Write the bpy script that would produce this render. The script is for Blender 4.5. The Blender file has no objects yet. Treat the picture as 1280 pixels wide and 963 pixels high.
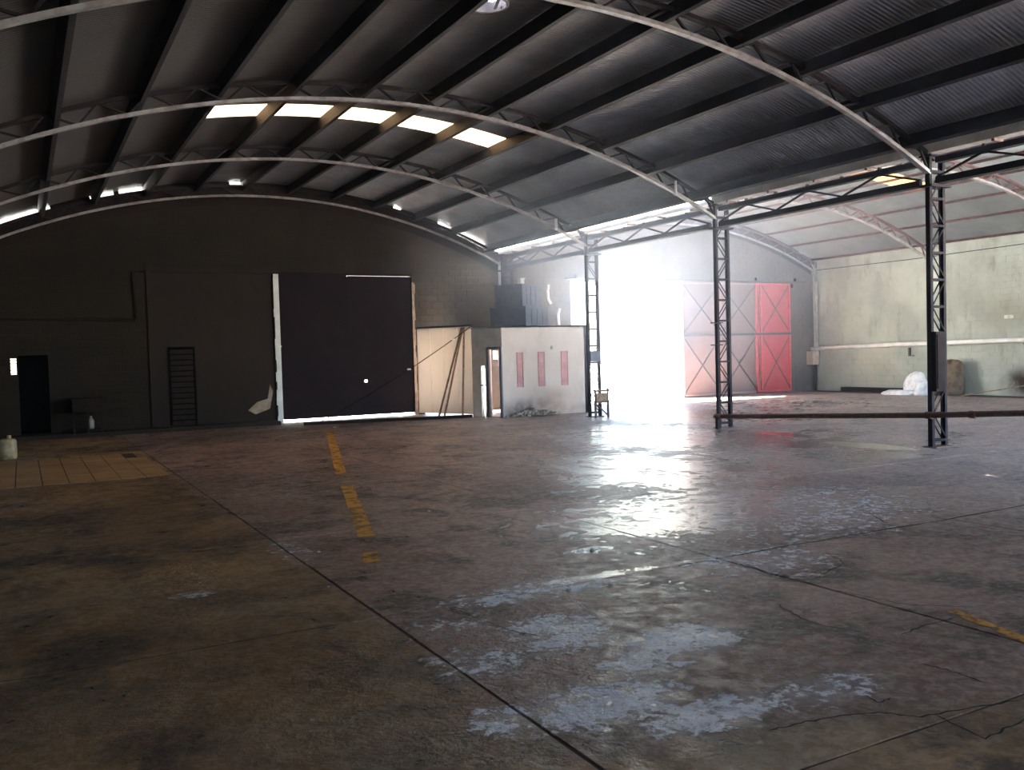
import bpy, math, random
from math import sin, cos, radians, pi, sqrt, atan2
from mathutils import Vector, Matrix
random.seed(7)
C = bpy.context.scene.collection
scene = bpy.context.scene

# ------------------------------------------------------------------ camera
yaw, pitch, roll = 0.4966, -0.03586, -0.02825
fw = Vector((sin(yaw)*cos(pitch), cos(yaw)*cos(pitch), sin(pitch)))
rt = Vector((cos(yaw), -sin(yaw), 0)); up = rt.cross(fw)
r2 = cos(roll)*rt + sin(roll)*up; u2 = -sin(roll)*rt + cos(roll)*up
cam_d = bpy.data.cameras.new('camera'); cam = bpy.data.objects.new('camera', cam_d); C.objects.link(cam)
cam.matrix_world = Matrix(((r2.x, u2.x, -fw.x, 0), (r2.y, u2.y, -fw.y, 0), (r2.z, u2.z, -fw.z, 1.8), (0, 0, 0, 1)))
cam_d.sensor_width = 36.0; cam_d.lens = 36.0*1130.75/1280; cam_d.clip_start = 0.05; cam_d.clip_end = 500
scene.camera = cam

# ------------------------------------------------------------------ light
w = bpy.data.worlds.new('sky'); scene.world = w; w.use_nodes = True
nt = w.node_tree; bg = nt.nodes['Background']
sky = nt.nodes.new('ShaderNodeTexSky'); sky.sky_type = 'NISHITA'; sky.sun_disc = False
sky.sun_elevation = radians(45); sky.sun_rotation = radians(-53); sky.dust_density = 2.0
nt.links.new(sky.outputs[0], bg.inputs[0]); bg.inputs[1].default_value = .8
sun_d = bpy.data.lights.new('sun', 'SUN'); sun_d.energy = 95; sun_d.angle = radians(0.6); sun_d.color = (1, .97, .93)
sun = bpy.data.objects.new('sun', sun_d); C.objects.link(sun)
sun.rotation_euler = Vector((3.25, -2.46, -4.1)).to_track_quat('-Z', 'Y').to_euler(); sun.location = (0, 40, 30)
def portal(name, loc, to, sx, sy):
    d = bpy.data.lights.new(name, 'AREA'); d.shape = 'RECTANGLE'; d.size = sx; d.size_y = sy; d.cycles.is_portal = True
    o = bpy.data.objects.new(name, d); C.objects.link(o); o.location = loc
    o.rotation_euler = Vector(to).to_track_quat('-Z', 'Y').to_euler()
portal('daylight_portal', (18.4, 25.7, 2.1), (0, -1, 0), 4.9, 4.4)
portal('daylight_portal', (20.4, 4.2, 2.9), (0, 1, 0), 13.6, 5.8)  # unseen open end of right nave, moved close to light its wall
portal('daylight_portal', (6, -6.1, 4.15), (0, 1, 0), 12, 1.7)
scene.view_settings.view_transform = 'Standard'; scene.view_settings.look = 'None'
scene.view_settings.exposure = 1.6; scene.view_settings.gamma = 1; scene.view_settings.use_curve_mapping = False
scene.cycles.max_bounces = 10; scene.cycles.diffuse_bounces = 6; scene.cycles.glossy_bounces = 4
scene.cycles.transmission_bounces = 6; scene.cycles.transparent_max_bounces = 8
scene.cycles.sample_clamp_indirect = 12; scene.cycles.caustics_reflective = False; scene.cycles.caustics_refractive = False
scene.cycles.use_denoising = True; scene.cycles.denoising_prefilter = 'ACCURATE'; scene.cycles.volume_bounces = 1; scene.cycles.volume_step_rate = 4

HAZE = .055
# ------------------------------------------------------------------ mesh helpers
ORG = {}
class MB:
    def __init__(s): s.v = []; s.f = []
    def add(s, vs, fs):
        b = len(s.v); s.v += [tuple(p) for p in vs]; s.f += [tuple(b+i for i in f) for f in fs]; return s
    def box(s, x0, x1, y0, y1, z0, z1):
        vs = [(x, y, z) for x in (x0, x1) for y in (y0, y1) for z in (z0, z1)]
        return s.add(vs, [(0,1,3,2),(4,6,7,5),(0,4,5,1),(2,3,7,6),(0,2,6,4),(1,5,7,3)])
    def beam(s, a, b, wd, ht, upv=(0,0,1)):
        a, b = Vector(a), Vector(b); d = (b-a).normalized(); U = Vector(upv)
        if abs(d.dot(U)) > .98: U = Vector((0,1,0))
        sd = d.cross(U).normalized(); U = sd.cross(d).normalized()
        vs = [p + sd*i*wd/2 + U*j*ht/2 for p in (a, b) for i, j in ((-1,-1),(1,-1),(1,1),(-1,1))]
        return s.add(vs, [(0,1,2,3),(7,6,5,4),(0,4,5,1),(1,5,6,2),(2,6,7,3),(3,7,4,0)])
    def tube(s, pts, r, n=8, rs=None):
        pts = [Vector(p) for p in pts]; rings = []
        for i, p in enumerate(pts):
            d = (pts[min(i+1, len(pts)-1)] - pts[max(i-1, 0)]).normalized()
            U = Vector((0,0,1)) if abs(d.z) < .9 else Vector((1,0,0))
            a = d.cross(U).normalized(); b = d.cross(a); rr = rs[i] if rs else r
            rings.append([p + (a*cos(2*pi*k/n) + b*sin(2*pi*k/n))*rr for k in range(n)])
        vs = [q for rg in rings for q in rg]
        fs = [(i*n+k, i*n+(k+1)%n, (i+1)*n+(k+1)%n, (i+1)*n+k) for i in range(len(pts)-1) for k in range(n)]
        fs += [tuple(range(n))[::-1], tuple((len(pts)-1)*n+k for k in range(n))]
        return s.add(vs, fs)
    def lathe(s, cx, cy, prof, n=20):
        vs = [(cx + r*cos(2*pi*k/n), cy + r*sin(2*pi*k/n), z) for r, z in prof for k in range(n)]
        fs = [(i*n+k, i*n+(k+1)%n, (i+1)*n+(k+1)%n, (i+1)*n+k) for i in range(len(prof)-1) for k in range(n)]
        fs += [tuple(range(n))[::-1], tuple((len(prof)-1)*n+k for k in range(n))]
        return s.add(vs, fs)
    def arc(s, xc, zc, r0, r1, y0, y1, a0, a1, n):
        vs = []
        for i in range(n+1):
            a = a0 + (a1-a0)*i/n
            for r, y in ((r0,y0),(r0,y1),(r1,y1),(r1,y0)): vs.append((xc+r*sin(a), y, zc+r*cos(a)))
        fs = [(4*i+k, 4*i+(k+1)%4, 4*i+4+(k+1)%4, 4*i+4+k) for i in range(n) for k in range(4)]
        fs += [(3,2,1,0), (4*n,4*n+1,4*n+2,4*n+3)]
        return s.add(vs, fs)
    def build(s, name, m, parent=None, smooth=False, **kw):
        o = None
        if parent is not None:
            o = ORG.get(parent.name, Vector((0,0,0)))
        me = bpy.data.meshes.new(name)
        vs = [(x-o.x, y-o.y, z-o.z) for x, y, z in s.v] if o is not None else s.v
        me.from_pydata(vs, [], s.f); me.materials.append(m)
        if smooth:
            for p in me.polygons: p.use_smooth = True
        ob = bpy.data.objects.new(name, me); C.objects.link(ob)
        if parent is not None: ob.parent = parent; ORG[ob.name] = o
        for k, v in kw.items(): ob[k] = v
        return ob
def tag(o, label=None, cat=None, group=None, kind=None):
    if label: o['label'] = label
    if cat: o['category'] = cat
    if group: o['group'] = group
    if kind: o['kind'] = kind
    return o
def empty(name, loc, label=None, cat=None, group=None, kind=None):
    o = bpy.data.objects.new(name, None); C.objects.link(o); o.location = loc; o.empty_display_size = .2
    ORG[o.name] = Vector(loc); return tag(o, label, cat, group, kind)
def copy_tree(o, loc=None, parent=None):
    c = o.copy(); C.objects.link(c)
    if parent is not None: c.parent = parent
    if loc is not None: c.location = loc
    ORG[c.name] = ORG.get(o.name, Vector((0,0,0)))
    for ch in [x for x in bpy.data.objects if x.parent == o]: copy_tree(ch, None, c)
    return c
ORD = ['first','second','third','fourth','fifth','sixth','seventh','eighth','ninth','tenth','eleventh','twelfth']

# ------------------------------------------------------------------ materials
class NT:
    def __init__(s, name):
        s.m = bpy.data.materials.new(name); s.m.use_nodes = True; s.t = s.m.node_tree
        s.b = s.t.nodes['Principled BSDF']; s.out = s.t.nodes['Material Output']
        g = s.t.nodes.new('ShaderNodeNewGeometry'); s.pos = g.outputs['Position']
    def n(s, ty, **kw):
        nd = s.t.nodes.new(ty)
        for k, v in kw.items():
            if hasattr(nd, k): setattr(nd, k, v)
        return nd
    def L(s, a, b): s.t.links.new(a, b)
    def val(s, nd, i, v):
        if hasattr(v, 'links') or hasattr(v, 'is_linked'): s.L(v, nd.inputs[i])
        else: nd.inputs[i].default_value = v
    def scaled(s, sc):
        nd = s.n('ShaderNodeVectorMath', operation='MULTIPLY'); s.L(s.pos, nd.inputs[0]); nd.inputs[1].default_value = sc; return nd.outputs[0]
    def noise(s, scale, detail=4, rough=.55, vec=None, dist=0):
        nd = s.n('ShaderNodeTexNoise'); s.L(vec or s.pos, nd.inputs['Vector'])
        nd.inputs['Scale'].default_value = scale; nd.inputs['Detail'].default_value = detail; nd.inputs['Roughness'].default_value = rough
        nd.inputs['Distortion'].default_value = dist; return nd.outputs['Fac']
    def ramp(s, f, a, b, lo=0., hi=1.):
        nd = s.n('ShaderNodeMapRange'); s.L(f, nd.inputs[0]); nd.interpolation_type = 'SMOOTHSTEP'
        nd.inputs[1].default_value = a; nd.inputs[2].default_value = b; nd.inputs[3].default_value = lo; nd.inputs[4].default_value = hi; return nd.outputs[0]
    def mix(s, f, a, b):
        nd = s.n('ShaderNodeMix', data_type='RGBA'); s.val(nd, 0, f)
        for i, v in ((6, a), (7, b)):
            if isinstance(v, tuple): nd.inputs[i].default_value = (*v[:3], 1)
            else: s.L(v, nd.inputs[i])
        return nd.outputs[2]
    def math(s, op, a, b=0.):
        nd = s.n('ShaderNodeMath', operation=op); s.val(nd, 0, a); s.val(nd, 1, b); return nd.outputs[0]
    def blob(s, c, r):       # soft ellipsoid mask in the world: 1 at centre, 0 at radius
        nd = s.n('ShaderNodeVectorMath', operation='SUBTRACT'); s.L(s.pos, nd.inputs[0]); nd.inputs[1].default_value = c
        n2 = s.n('ShaderNodeVectorMath', operation='DIVIDE'); s.L(nd.outputs[0], n2.inputs[0]); n2.inputs[1].default_value = r
        n3 = s.n('ShaderNodeVectorMath', operation='LENGTH'); s.L(n2.outputs[0], n3.inputs[0])
        return s.ramp(n3.outputs['Value'], 1.25, .25)
    def bump(s, h, st, d=.02):
        nd = s.n('ShaderNodeBump'); s.L(h, nd.inputs['Height']); nd.inputs['Strength'].default_value = st; nd.inputs['Distance'].default_value = d
        s.L(nd.outputs[0], s.b.inputs['Normal'])
    def base(s, c): s.val(s.b, 'Base Color', (*c, 1) if isinstance(c, tuple) else c)
def simple(name, a, b=None, rough=.6, scale=6, metal=0, bump=.15, lo=.4, hi=.65, spec=.5):
    k = NT(name); b = b or tuple(x*.6 for x in a)
    f = k.ramp(k.noise(scale, 6, .6), lo, hi); k.base(k.mix(f, a, b)); k.b.inputs['Specular IOR Level'].default_value = spec; k.b.inputs['Roughness'].default_value = rough; k.b.inputs['Metallic'].default_value = metal
    if bump: k.bump(k.noise(scale*5, 4), bump, .01)
    return k.m
M = {}
M['steel'] = simple('dark_oxidised_steel', (.018,.015,.019), (.03,.019,.017), .8, spec=.2)
M['chord'] = simple('lit_chord_steel', (.36,.34,.33), (.24,.20,.18), .5)  # truss steel made paler, light on the lower chord put into the colour
M['purlin'] = simple('dark_painted_purlin_steel', (.02,.017,.018), (.013,.011,.013), .7, spec=.3)
M['redsteel'] = simple('red_primer_steel', (.16,.07,.06), (.08,.045,.04), .55)
M['rust'] = simple('rusted_pipe_steel', (.14,.065,.04), (.07,.035,.025), .6, scale=9)
M['galv'] = simple('galvanised_sheet', (.46,.44,.41), (.30,.28,.26), .45, scale=3)
M['gutter'] = simple('white_gutter_sheet', (.85,.83,.8), (.7,.66,.6), .4, scale=2)
M['white'] = simple('white_paint', (.84,.83,.81), (.72,.70,.66), .5, scale=3)
M['whitewall'] = None
M['black'] = simple('unlit_black', (.004,.004,.004), None, .9, spec=0)
M['brown'] = simple('dark_brown_wood', (.022,.013,.010), (.013,.008,.006), .8, spec=.15)
M['wood'] = simple('weathered_wood', (.36,.24,.15), (.2,.12,.08), .7, scale=12)
M['door_dark'] = simple('dark_maroon_sheet_metal', (.013,.006,.008), (.009,.005,.0065), .8, scale=1.2, spec=.12)
M['cream'] = simple('cream_plastic', (.5,.42,.26), (.3,.23,.13), .5)
M['crate'] = simple('slate_blue_crate', (.11,.13,.18), (.085,.10,.14), .6)
M['canvas'] = simple('olive_brown_canvas', (.17,.12,.075), (.09,.06,.035), .85, scale=5)
M['sack'] = simple('white_woven_sack', (.8,.82,.84), (.6,.62,.65), .7)
M['debris'] = simple('concrete_crumb', (.5,.45,.4), (.3,.26,.22), .8, scale=20)
M['earth'] = simple('pale_dry_ground', (.60,.60,.58), (.5,.5,.48), .9, scale=1)
M['pinkglass'] = simple('faded_red_film', (.45,.12,.14), (.3,.07,.1), .3, scale=4)
M['pinkpane'] = simple('patterned_pink_film', (.55,.2,.22), (.4,.12,.14), .3, scale=30)
M['track'] = simple('door_track_steel', (.045,.036,.038), None, .5)
M['crack'] = simple('crack_dirt', (.018,.013,.01), None, .9)
M['sign'] = simple('pale_green_plaque', (.6,.68,.6), None, .5, bump=0)
M['soil'] = simple('joint_dirt', (.07,.05,.038), (.045,.032,.025), .9)

k = NT('roof_fibre_cement')                 # left nave: weathered sheets, shade painted in towards the left
f = k.ramp(k.noise(.8, 5), .35, .7); g = k.ramp(k.noise(14, 3, vec=k.scaled((1, .25, 1))), .3, .8)
cr = k.mix(g, k.mix(f, (.40,.40,.41), (.22,.217,.213)), (.29,.287,.283))
sxr = k.n('ShaderNodeSeparateXYZ'); k.L(k.pos, sxr.inputs[0]); left_shade = k.ramp(k.math('ADD', sxr.outputs[0], k.math('MULTIPLY', k.math('SUBTRACT', k.noise(.6, 5), .5), 4)), 3.5, 9.5, .9, 0)
k.base(k.mix(left_shade, cr, (.075,.064,.056))); k.b.inputs['Roughness'].default_value = .42; k.b.inputs['Metallic'].default_value = .35
M['roof'] = k.m
k = NT('roof_pale_sheet')
f = k.ramp(k.noise(.9, 5), .35, .7); k.base(k.mix(f, (.31,.33,.32), (.23,.25,.245))); k.b.inputs['Roughness'].default_value = .55
M['roof2'] = k.m
def skylight_mat(name, col):
    k = NT(name); tl = k.n('ShaderNodeBsdfTranslucent'); df = k.n('ShaderNodeBsdfDiffuse'); mx = k.n('ShaderNodeMixShader')
    f = k.ramp(k.noise(3, 5), .35, .75); c = k.mix(f, col, tuple(x*.72 for x in col))
    k.L(c, tl.inputs[0]); k.L(c, df.inputs[0]); mx.inputs[0].default_value = .25
    k.L(tl.outputs[0], mx.inputs[1]); k.L(df.outputs[0], mx.inputs[2]); k.L(mx.outputs[0], k.out.inputs[0]); return k.m
M['sky'] = skylight_mat('translucent_fibreglass', (.14,.094,.052))
M['sky2'] = skylight_mat('translucent_fibreglass_aged', (.07,.042,.017))
M['ventcap'] = skylight_mat('translucent_vent_cap', (.10,.10,.125))

def wall_mat(name, base, dark, stain, right_lift=None, extra=()):
    k = NT(name)
    f1 = k.ramp(k.noise(.55, 6, .6), .38, .66); f2 = k.ramp(k.noise(2.3, 6, .65, vec=k.scaled((1, 1, .45))), .5, .75); f3 = k.noise(18, 4)
    c = k.mix(f1, base, dark); c = k.mix(k.math('MULTIPLY', f2, .6), c, stain)
    c = k.mix(k.ramp(f3, .55, .8, 0, .35), c, dark)
    for cc, rr, col, st in extra:
        d = k.noise(1.6, 5); mask = k.math('MULTIPLY', k.blob(cc, rr), k.ramp(d, .25, .55))
        c = k.mix(k.math('MULTIPLY', mask, st), c, col)
    if right_lift:                                   # dim left nave painted into the colour, lifted right of the column line
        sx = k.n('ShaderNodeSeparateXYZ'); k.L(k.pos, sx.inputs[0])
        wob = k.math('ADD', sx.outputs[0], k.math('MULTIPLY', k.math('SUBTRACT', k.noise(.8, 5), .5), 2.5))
        hsv = k.n('ShaderNodeHueSaturation'); k.L(c, hsv.inputs['Color']); hsv.inputs['Value'].default_value = right_lift; hsv.inputs['Saturation'].default_value = .7
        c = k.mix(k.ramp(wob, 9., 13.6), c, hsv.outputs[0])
    k.base(c); k.b.inputs['Roughness'].default_value = .9; k.b.inputs['Specular IOR Level'].default_value = .15; k.bump(k.noise(30, 5), .25, .01); return k.m
M['wall_back'] = wall_mat('grey_olive_block_wall', (.028,.020,.0135), (.019,.015,.011), (.013,.0095,.007), right_lift=5.2)
M['infill'] = wall_mat('plain_grey_render', (.033,.023,.018), (.026,.019,.015), (.019,.014,.011))
M['wall_right'] = wall_mat('greenish_cream_block_wall', (.44,.475,.41), (.34,.365,.32), (.21,.21,.17), extra=[
    ((27.2,17.1,.42),(1,.75,.5),(.05,.03,.02),1.0), ((27.2,17.6,2.6),(1,1.3,.6),(.3,.3,.24),.6), ((27.2,15.8,2.3),(1,.9,.8),(.28,.28,.24),.6),
    ((27.2,22.6,.9),(1,1.1,.9),(.5,.42,.3),.35)])
M['whitewall'] = wall_mat('stained_white_render', (.80,.70,.67), (.70,.61,.57), (.55,.47,.42), extra=[
    ((12.6,22.1,.12),(1.1,1,.42),(.12,.10,.10),.95), ((13.4,22.1,.35),(.9,1,.5),(.5,.36,.28),.7), ((14.3,22.1,.0),(.6,1,.3),(.3,.24,.2),.8)])
M['panel'] = wall_mat('white_gate_panel_paint', (.86,.82,.75), (.80,.74,.65), (.7,.6,.48), extra=[((11,24.3,0),(1.4,1.6,.35),(.6,.45,.3),.7)])
_t = M['panel'].node_tree; _b = _t.nodes['Principled BSDF']; _tl = _t.nodes.new('ShaderNodeBsdfTranslucent'); _mx = _t.nodes.new('ShaderNodeMixShader')
_tl.inputs[0].default_value = (.62, .56, .50, 1); _mx.inputs[0].default_value = .42; _t.links.new(_b.outputs[0], _mx.inputs[1]); _t.links.new(_tl.outputs[0], _mx.inputs[2]); _t.links.new(_mx.outputs[0], _t.nodes['Material Output'].inputs[0])
M['plaster'] = simple('exposed_pale_plaster', (.42,.31,.24), (.3,.22,.17), .9)
M['leaf_beige'] = wall_mat('faded_pinkish_sheet_metal', (.20,.135,.12), (.17,.11,.10), (.15,.09,.08))
M['leaf_red'] = simple('red_painted_sheet_metal', (.5,.04,.045), (.42,.03,.035), .4, scale=2)
M['red_frame'] = simple('red_painted_frame', (.66,.07,.07), (.5,.055,.05), .4)
M['pink_frame'] = simple('faded_frame_steel', (.30,.17,.15), (.24,.14,.13), .5)

# floor
WET = [((6.2,7.8),(2.2,1.6),.85), ((8.2,10.8),(2.4,3.0),.95), ((11.5,14.6),(3.2,4.),1.), ((12.6,11.6),(1.2,1.0),1.25), ((12.0,9.7),(.9,.6),1.2), ((12.6,13.6),(1.1,1.1),1.2), ((15.5,18.5),(3,4),1.), ((12.5,12.0),(4.5,3.5),.62), ((20,20),(5,4),.6),
       ((3.9,5.98),(1.0,.12),.9), ((4.45,6.79),(.3,.16),1.1), ((7.3,8.2),(1.5,.6),.8)]
PALE = [((2.52,3.81),(.55,.30),1.), ((2.96,3.40),(.5,.20),1.), ((2.97,4.93),(.5,.45),.85), ((3.04,4.17),(.4,.3),.6), ((2.04,3.87),(.3,.25),.7), ((3.5,4.38),(.5,.35),.85),
       ((5.39,5.66),(.9,.6),.55), ((3.62,3.35),(.5,.25),.6), ((2.3,4.7),(.4,.4),.45), ((2.4,5.4),(.4,.3),.4), ((3.4,5.9),(.9,.3),.8), ((7.,7.5),(2.5,1.8),.6), ((1.1,7.3),(.22,.14),.6), ((2.15,8.4),(.25,.8),.42)]  # pale deposits, with wet sheen painted in as near-white colour
k = NT('stained_wet_concrete')
P2 = k.scaled((1, 1, 0))
n1 = k.noise(.35, 7, .62, P2, .4); n2 = k.noise(1.3, 8, .65, P2, .6); n3 = k.noise(6, 8, .7, P2, .3); n4 = k.noise(28, 5, .6, P2)
sx = k.n('ShaderNodeSeparateXYZ'); k.L(P2, sx.inputs[0])
d1 = k.math('SUBTRACT', sx.outputs[0], 2.1); d2 = k.math('SUBTRACT', k.math('ADD', sx.outputs[1], k.math('MULTIPLY', sx.outputs[0], .28)), 3.92)
mv = k.ramp(k.math('ADD', k.math('MINIMUM', d1, d2), k.math('MULTIPLY', k.math('SUBTRACT', n3, .5), .9)), -.12, .12)
c = k.mix(mv, k.mix(k.ramp(n1, .36, .62), (.24,.125,.045), (.50,.29,.12)), k.mix(k.ramp(n1, .36, .62), (.27,.145,.105), (.49,.315,.24)))
c = k.mix(k.ramp(n2, .46, .62, 0, .9), c, (.05,.029,.021))
c = k.mix(k.ramp(k.noise(.9, 6, .6, k.scaled((1.0,.9,0)), .8), .52, .72, 0, .6), c, (.30,.205,.12))
def blobs(lst):
    out = None
    for (cx, cy), (rx, ry), st in lst:
        b = k.math('MULTIPLY', k.blob((cx, cy, 0), (rx, ry, 1)), st); out = b if out is None else k.math('MAXIMUM', out, b)
    return out
def thresh(b, a0, a1, g3=1.6, g2=1.2):
    q = k.math('ADD', k.math('MULTIPLY', b, .62), k.math('MULTIPLY', k.math('SUBTRACT', n3, .5), g3)); q = k.math('ADD', q, k.math('MULTIPLY', k.math('SUBTRACT', n2, .5), g2))
    return k.ramp(q, a0, a1)
c = k.mix(k.ramp(sx.outputs[0], 5., 12., 0, .5), c, (.34,.31,.305))
tan = blobs([((1.3,6.6),(.75,.28),1.), ((.2,7.7),(.8,.5),.8), ((1.0,4.3),(.45,.4),.7), ((2.9,2.9),(1.2,.25),.8), ((.2,5.0),(.6,.5),.6)])
drk = blobs([((.6,9.4),(1.3,.5),1.), ((1.7,9.0),(.5,.4),.8), ((.1,6.2),(.9,.12),1.), ((1.6,4.9),(.45,.35),.8), ((.3,11.5),(1.2,1.2),.8), ((3.2,13.5),(2.2,2.5),.6), ((7.5,22.8),(4,.8),.8), ((3.0,3.45),(1.0,.07),1.)])
c = k.mix(k.math('MULTIPLY', tan, k.ramp(n3, .3, .6, .2, .8)), c, (.46,.30,.16))
c = k.mix(k.math('MULTIPLY', drk, k.ramp(n3, .35, .6, .3, .85)), c, (.055,.036,.026))
wet = blobs(WET); pb_ = blobs(PALE); wetm = thresh(wet, .34, .45, 2.4, 1.6); n5 = k.noise(13, 6, .7, P2, .4); palem = k.math('MULTIPLY', k.ramp(k.math('ADD', k.math('ADD', k.math('MULTIPLY', pb_, .62), k.math('MULTIPLY', k.math('SUBTRACT', n3, .5), 2.4)), k.math('ADD', k.math('MULTIPLY', k.math('SUBTRACT', n5, .5), 1.5), k.math('MULTIPLY', k.math('SUBTRACT', n2, .5), 1.4))), .30, .52), k.ramp(pb_, .02, .3))
c = k.mix(k.ramp(n3, .62, .75, 0, .5), c, (.30,.235,.19))
c = k.mix(k.math('MULTIPLY', k.ramp(n5, .47, .62), k.ramp(mv, 0, 1, .18, .42)), c, (.50,.40,.35))
c = k.mix(k.math('MULTIPLY', k.ramp(n5, .55, .42), .35), c, (.09,.055,.042))
c = k.mix(k.ramp(pb_, .1, .8, 0, .28), c, (.62,.58,.57))
c = k.mix(k.math('MULTIPLY', palem, k.ramp(k.math('ADD', n4, n5), .8, 1.05, .4, 1.0)), c, (.88,.88,.90))
pud = k.ramp(k.math('ADD', blobs([((13.45,13.4),(.35,1.1),1.), ((12.95,10.9),(.5,1.2),1.), ((10.9,9.3),(.3,.25),1.), ((12.6,16.2),(.6,.8),1.), ((4.45,6.79),(.2,.1),1.2)]), k.math('MULTIPLY', k.math('SUBTRACT', n3, .5), .9)), .42, .5)
wetm = k.math('MAXIMUM', wetm, pud)
c = k.mix(k.math('MULTIPLY', wetm, .6), c, (.13,.115,.11))
c = k.mix(k.ramp(n4, .55, .75, 0, .4), c, (.06,.045,.035))
k.base(c)
rdry = k.ramp(n3, .35, .65, .32, .6)
ro = k.n('ShaderNodeMix', data_type='FLOAT'); k.L(wetm, ro.inputs[0]); k.L(rdry, ro.inputs[2]); k.L(k.ramp(n3, .3, .7, .03, .13), ro.inputs[3])
k.L(ro.outputs[0], k.b.inputs['Roughness']); k.L(k.ramp(k.math('MAXIMUM', wetm, k.math('MULTIPLY', palem, .5)), 0, 1, .30, .7), k.b.inputs['Specular IOR Level'])
bs = k.math('MULTIPLY', k.math('MULTIPLY', k.math('SUBTRACT', 1.0, k.math('MULTIPLY', wetm, .45)), k.math('SUBTRACT', 1.0, k.math('MULTIPLY', pud, .93))), k.math('ADD', n3, k.math('MULTIPLY', n4, .3)))
k.bump(bs, .6, .05)
M['floor'] = k.m
k = NT('warm_lit_tile'); k.base(k.mix(k.ramp(k.noise(1.1, 6, .6), .4, .7), (.52,.31,.13), (.32,.18,.075))); k.b.inputs['Roughness'].default_value = .55; k.bump(k.noise(20, 5), .3, .01); M['tile'] = k.m  # warm light on these tiles is painted into the ochre
k = NT('worn_yellow_paint'); k.base((.80,.38,.05)); k.b.inputs['Roughness'].default_value = .55
tr = k.n('ShaderNodeBsdfTransparent'); mx = k.n('ShaderNodeMixShader'); k.L(k.ramp(k.noise(5, 7, .7), .33, .56, 0, .95), mx.inputs[0])
k.L(tr.outputs[0], mx.inputs[1]); k.L(k.b.outputs[0], mx.inputs[2]); k.L(mx.outputs[0], k.out.inputs[0]); M['yellow'] = k.m

# ------------------------------------------------------------------ setting: dimensions
YB, XL, XC, XR = 25.5, -1.3, 13.59, 27.29
MAIN = (6.18, -9.9); SIDE = (20.44, -9.23); RM, RS = 16.46, 15.74
def zmain(x, r=RM): return MAIN[1] + sqrt(max(r*r-(x-MAIN[0])**2, 0))
def zside(x, r=RS): return SIDE[1] + sqrt(max(r*r-(x-SIDE[0])**2, 0))

# ground outside
MB().box(-60, 90, -60, 100, -.35, -.16).build('ground', M['earth'], kind='structure')
MB().box(XC+.5, 40, YB+.25, 60, -.16, -.02).build('apron', M['earth'], kind='structure')
MB().box(XL, XC+.5, YB+.25, 60, -.16, -.05).build('apron', M['earth'], kind='structure')

M['bounce_cut'] = simple('bounce_cut_dark', (.07,.065,.06), (.05,.045,.04), .9, scale=1)
MB().box(-60, 12.5, -60, -6.25, -.159, -.08).build('bounce_cut_ground', M['bounce_cut'], kind='structure')  # unseen dark ground, added to cut light bouncing onto the roof
# floor: slabs with recessed joints
floor = empty('floor', (0, 0, 0), kind='structure')
MB().box(XL, XR, -6, YB+.25, -.15, -.006).build('subfloor', M['soil'], floor)
jx = [-3.9, -.9] + [2.12+3.02*i for i in range(0, 9)]
jy = [-6.4+3.13*0, -3.5, -.37, 2.76, 5.89, 9.02, 12.14, 15.27, 18.4, 21.5, 25.75]
slabmesh = None
for i in range(len(jx)-1):
    for j in range(len(jy)-1):
        if jy[j+1] < 0 and jx[i+1] < 2: pass
        x0, x1, y0, y1 = max(jx[i], XL), min(jx[i+1], XR), jy[j], jy[j+1]
        if i == 1 and 15 < y0 < 20: continue
        g = .005; hx, hy, b = (x1-x0)/2-g, (y1-y0)/2-g, .012
        n = 14; vs = []; mb = MB()
        # ragged top edge
        def edge(u0, u1, fix, ax):
            out = []
            for q in range(n):
                t = q/n; u = u0+(u1-u0)*t; d = random.uniform(-.005, .003) if 0 < q else 0
                out.append((u, fix+d) if ax == 0 else (fix+d, u))
            return out
        top = edge(-hx, hx, -hy, 0) + edge(-hy, hy, hx, 1) + edge(hx, -hx, hy, 0) + edge(hy, -hy, -hx, 1)
        N = len(top); cx, cy = (x0+x1)/2, (y0+y1)/2
        tx = ty = 0
        vs = [(cx+p[0]*(1-.004), cy+p[1]*(1-.004), tx*p[0]+ty*p[1]) for p in top] + [(cx+p[0], cy+p[1], -.012) for p in top] + [(cx+p[0], cy+p[1], -.1) for p in top]
        fs = [tuple(range(N))] + [(q+N*l, q+N*(l+1), (q+1)%N+N*(l+1), (q+1)%N+N*l) for l in (0, 1) for q in range(N)]
        mb.add(vs, [f[::-1] if len(f) > 4 else f for f in fs]); mb.f[0] = mb.f[0][::-1]
        mb.build('slab', M['floor'], floor)
# tiles in warm-light ochre
for j, (y0, y1) in enumerate(((15.3, 16.35), (16.35, 17.5), (17.5, 18.6), (18.6, 19.6))):
    for i in range(9):
        x0 = XL+.06+i*.365
        if x0+.35 > 2.1 - (j == 3)*.4: continue
        a, z = .006, random.uniform(-.004, .003)
        MB().box(x0+a, x0+.36-a, y0+a*2, y1-a*2, -.1, z).build('tile', M['tile'], floor)
MB().box(XL, 2.11, 19.62, 21.48, -.1, 0).build('slab', M['floor'], floor)
MB().box(1.9, 2.11, 15.3, 19.6, -.1, -.004).build('slab', M['floor'], floor)

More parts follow.
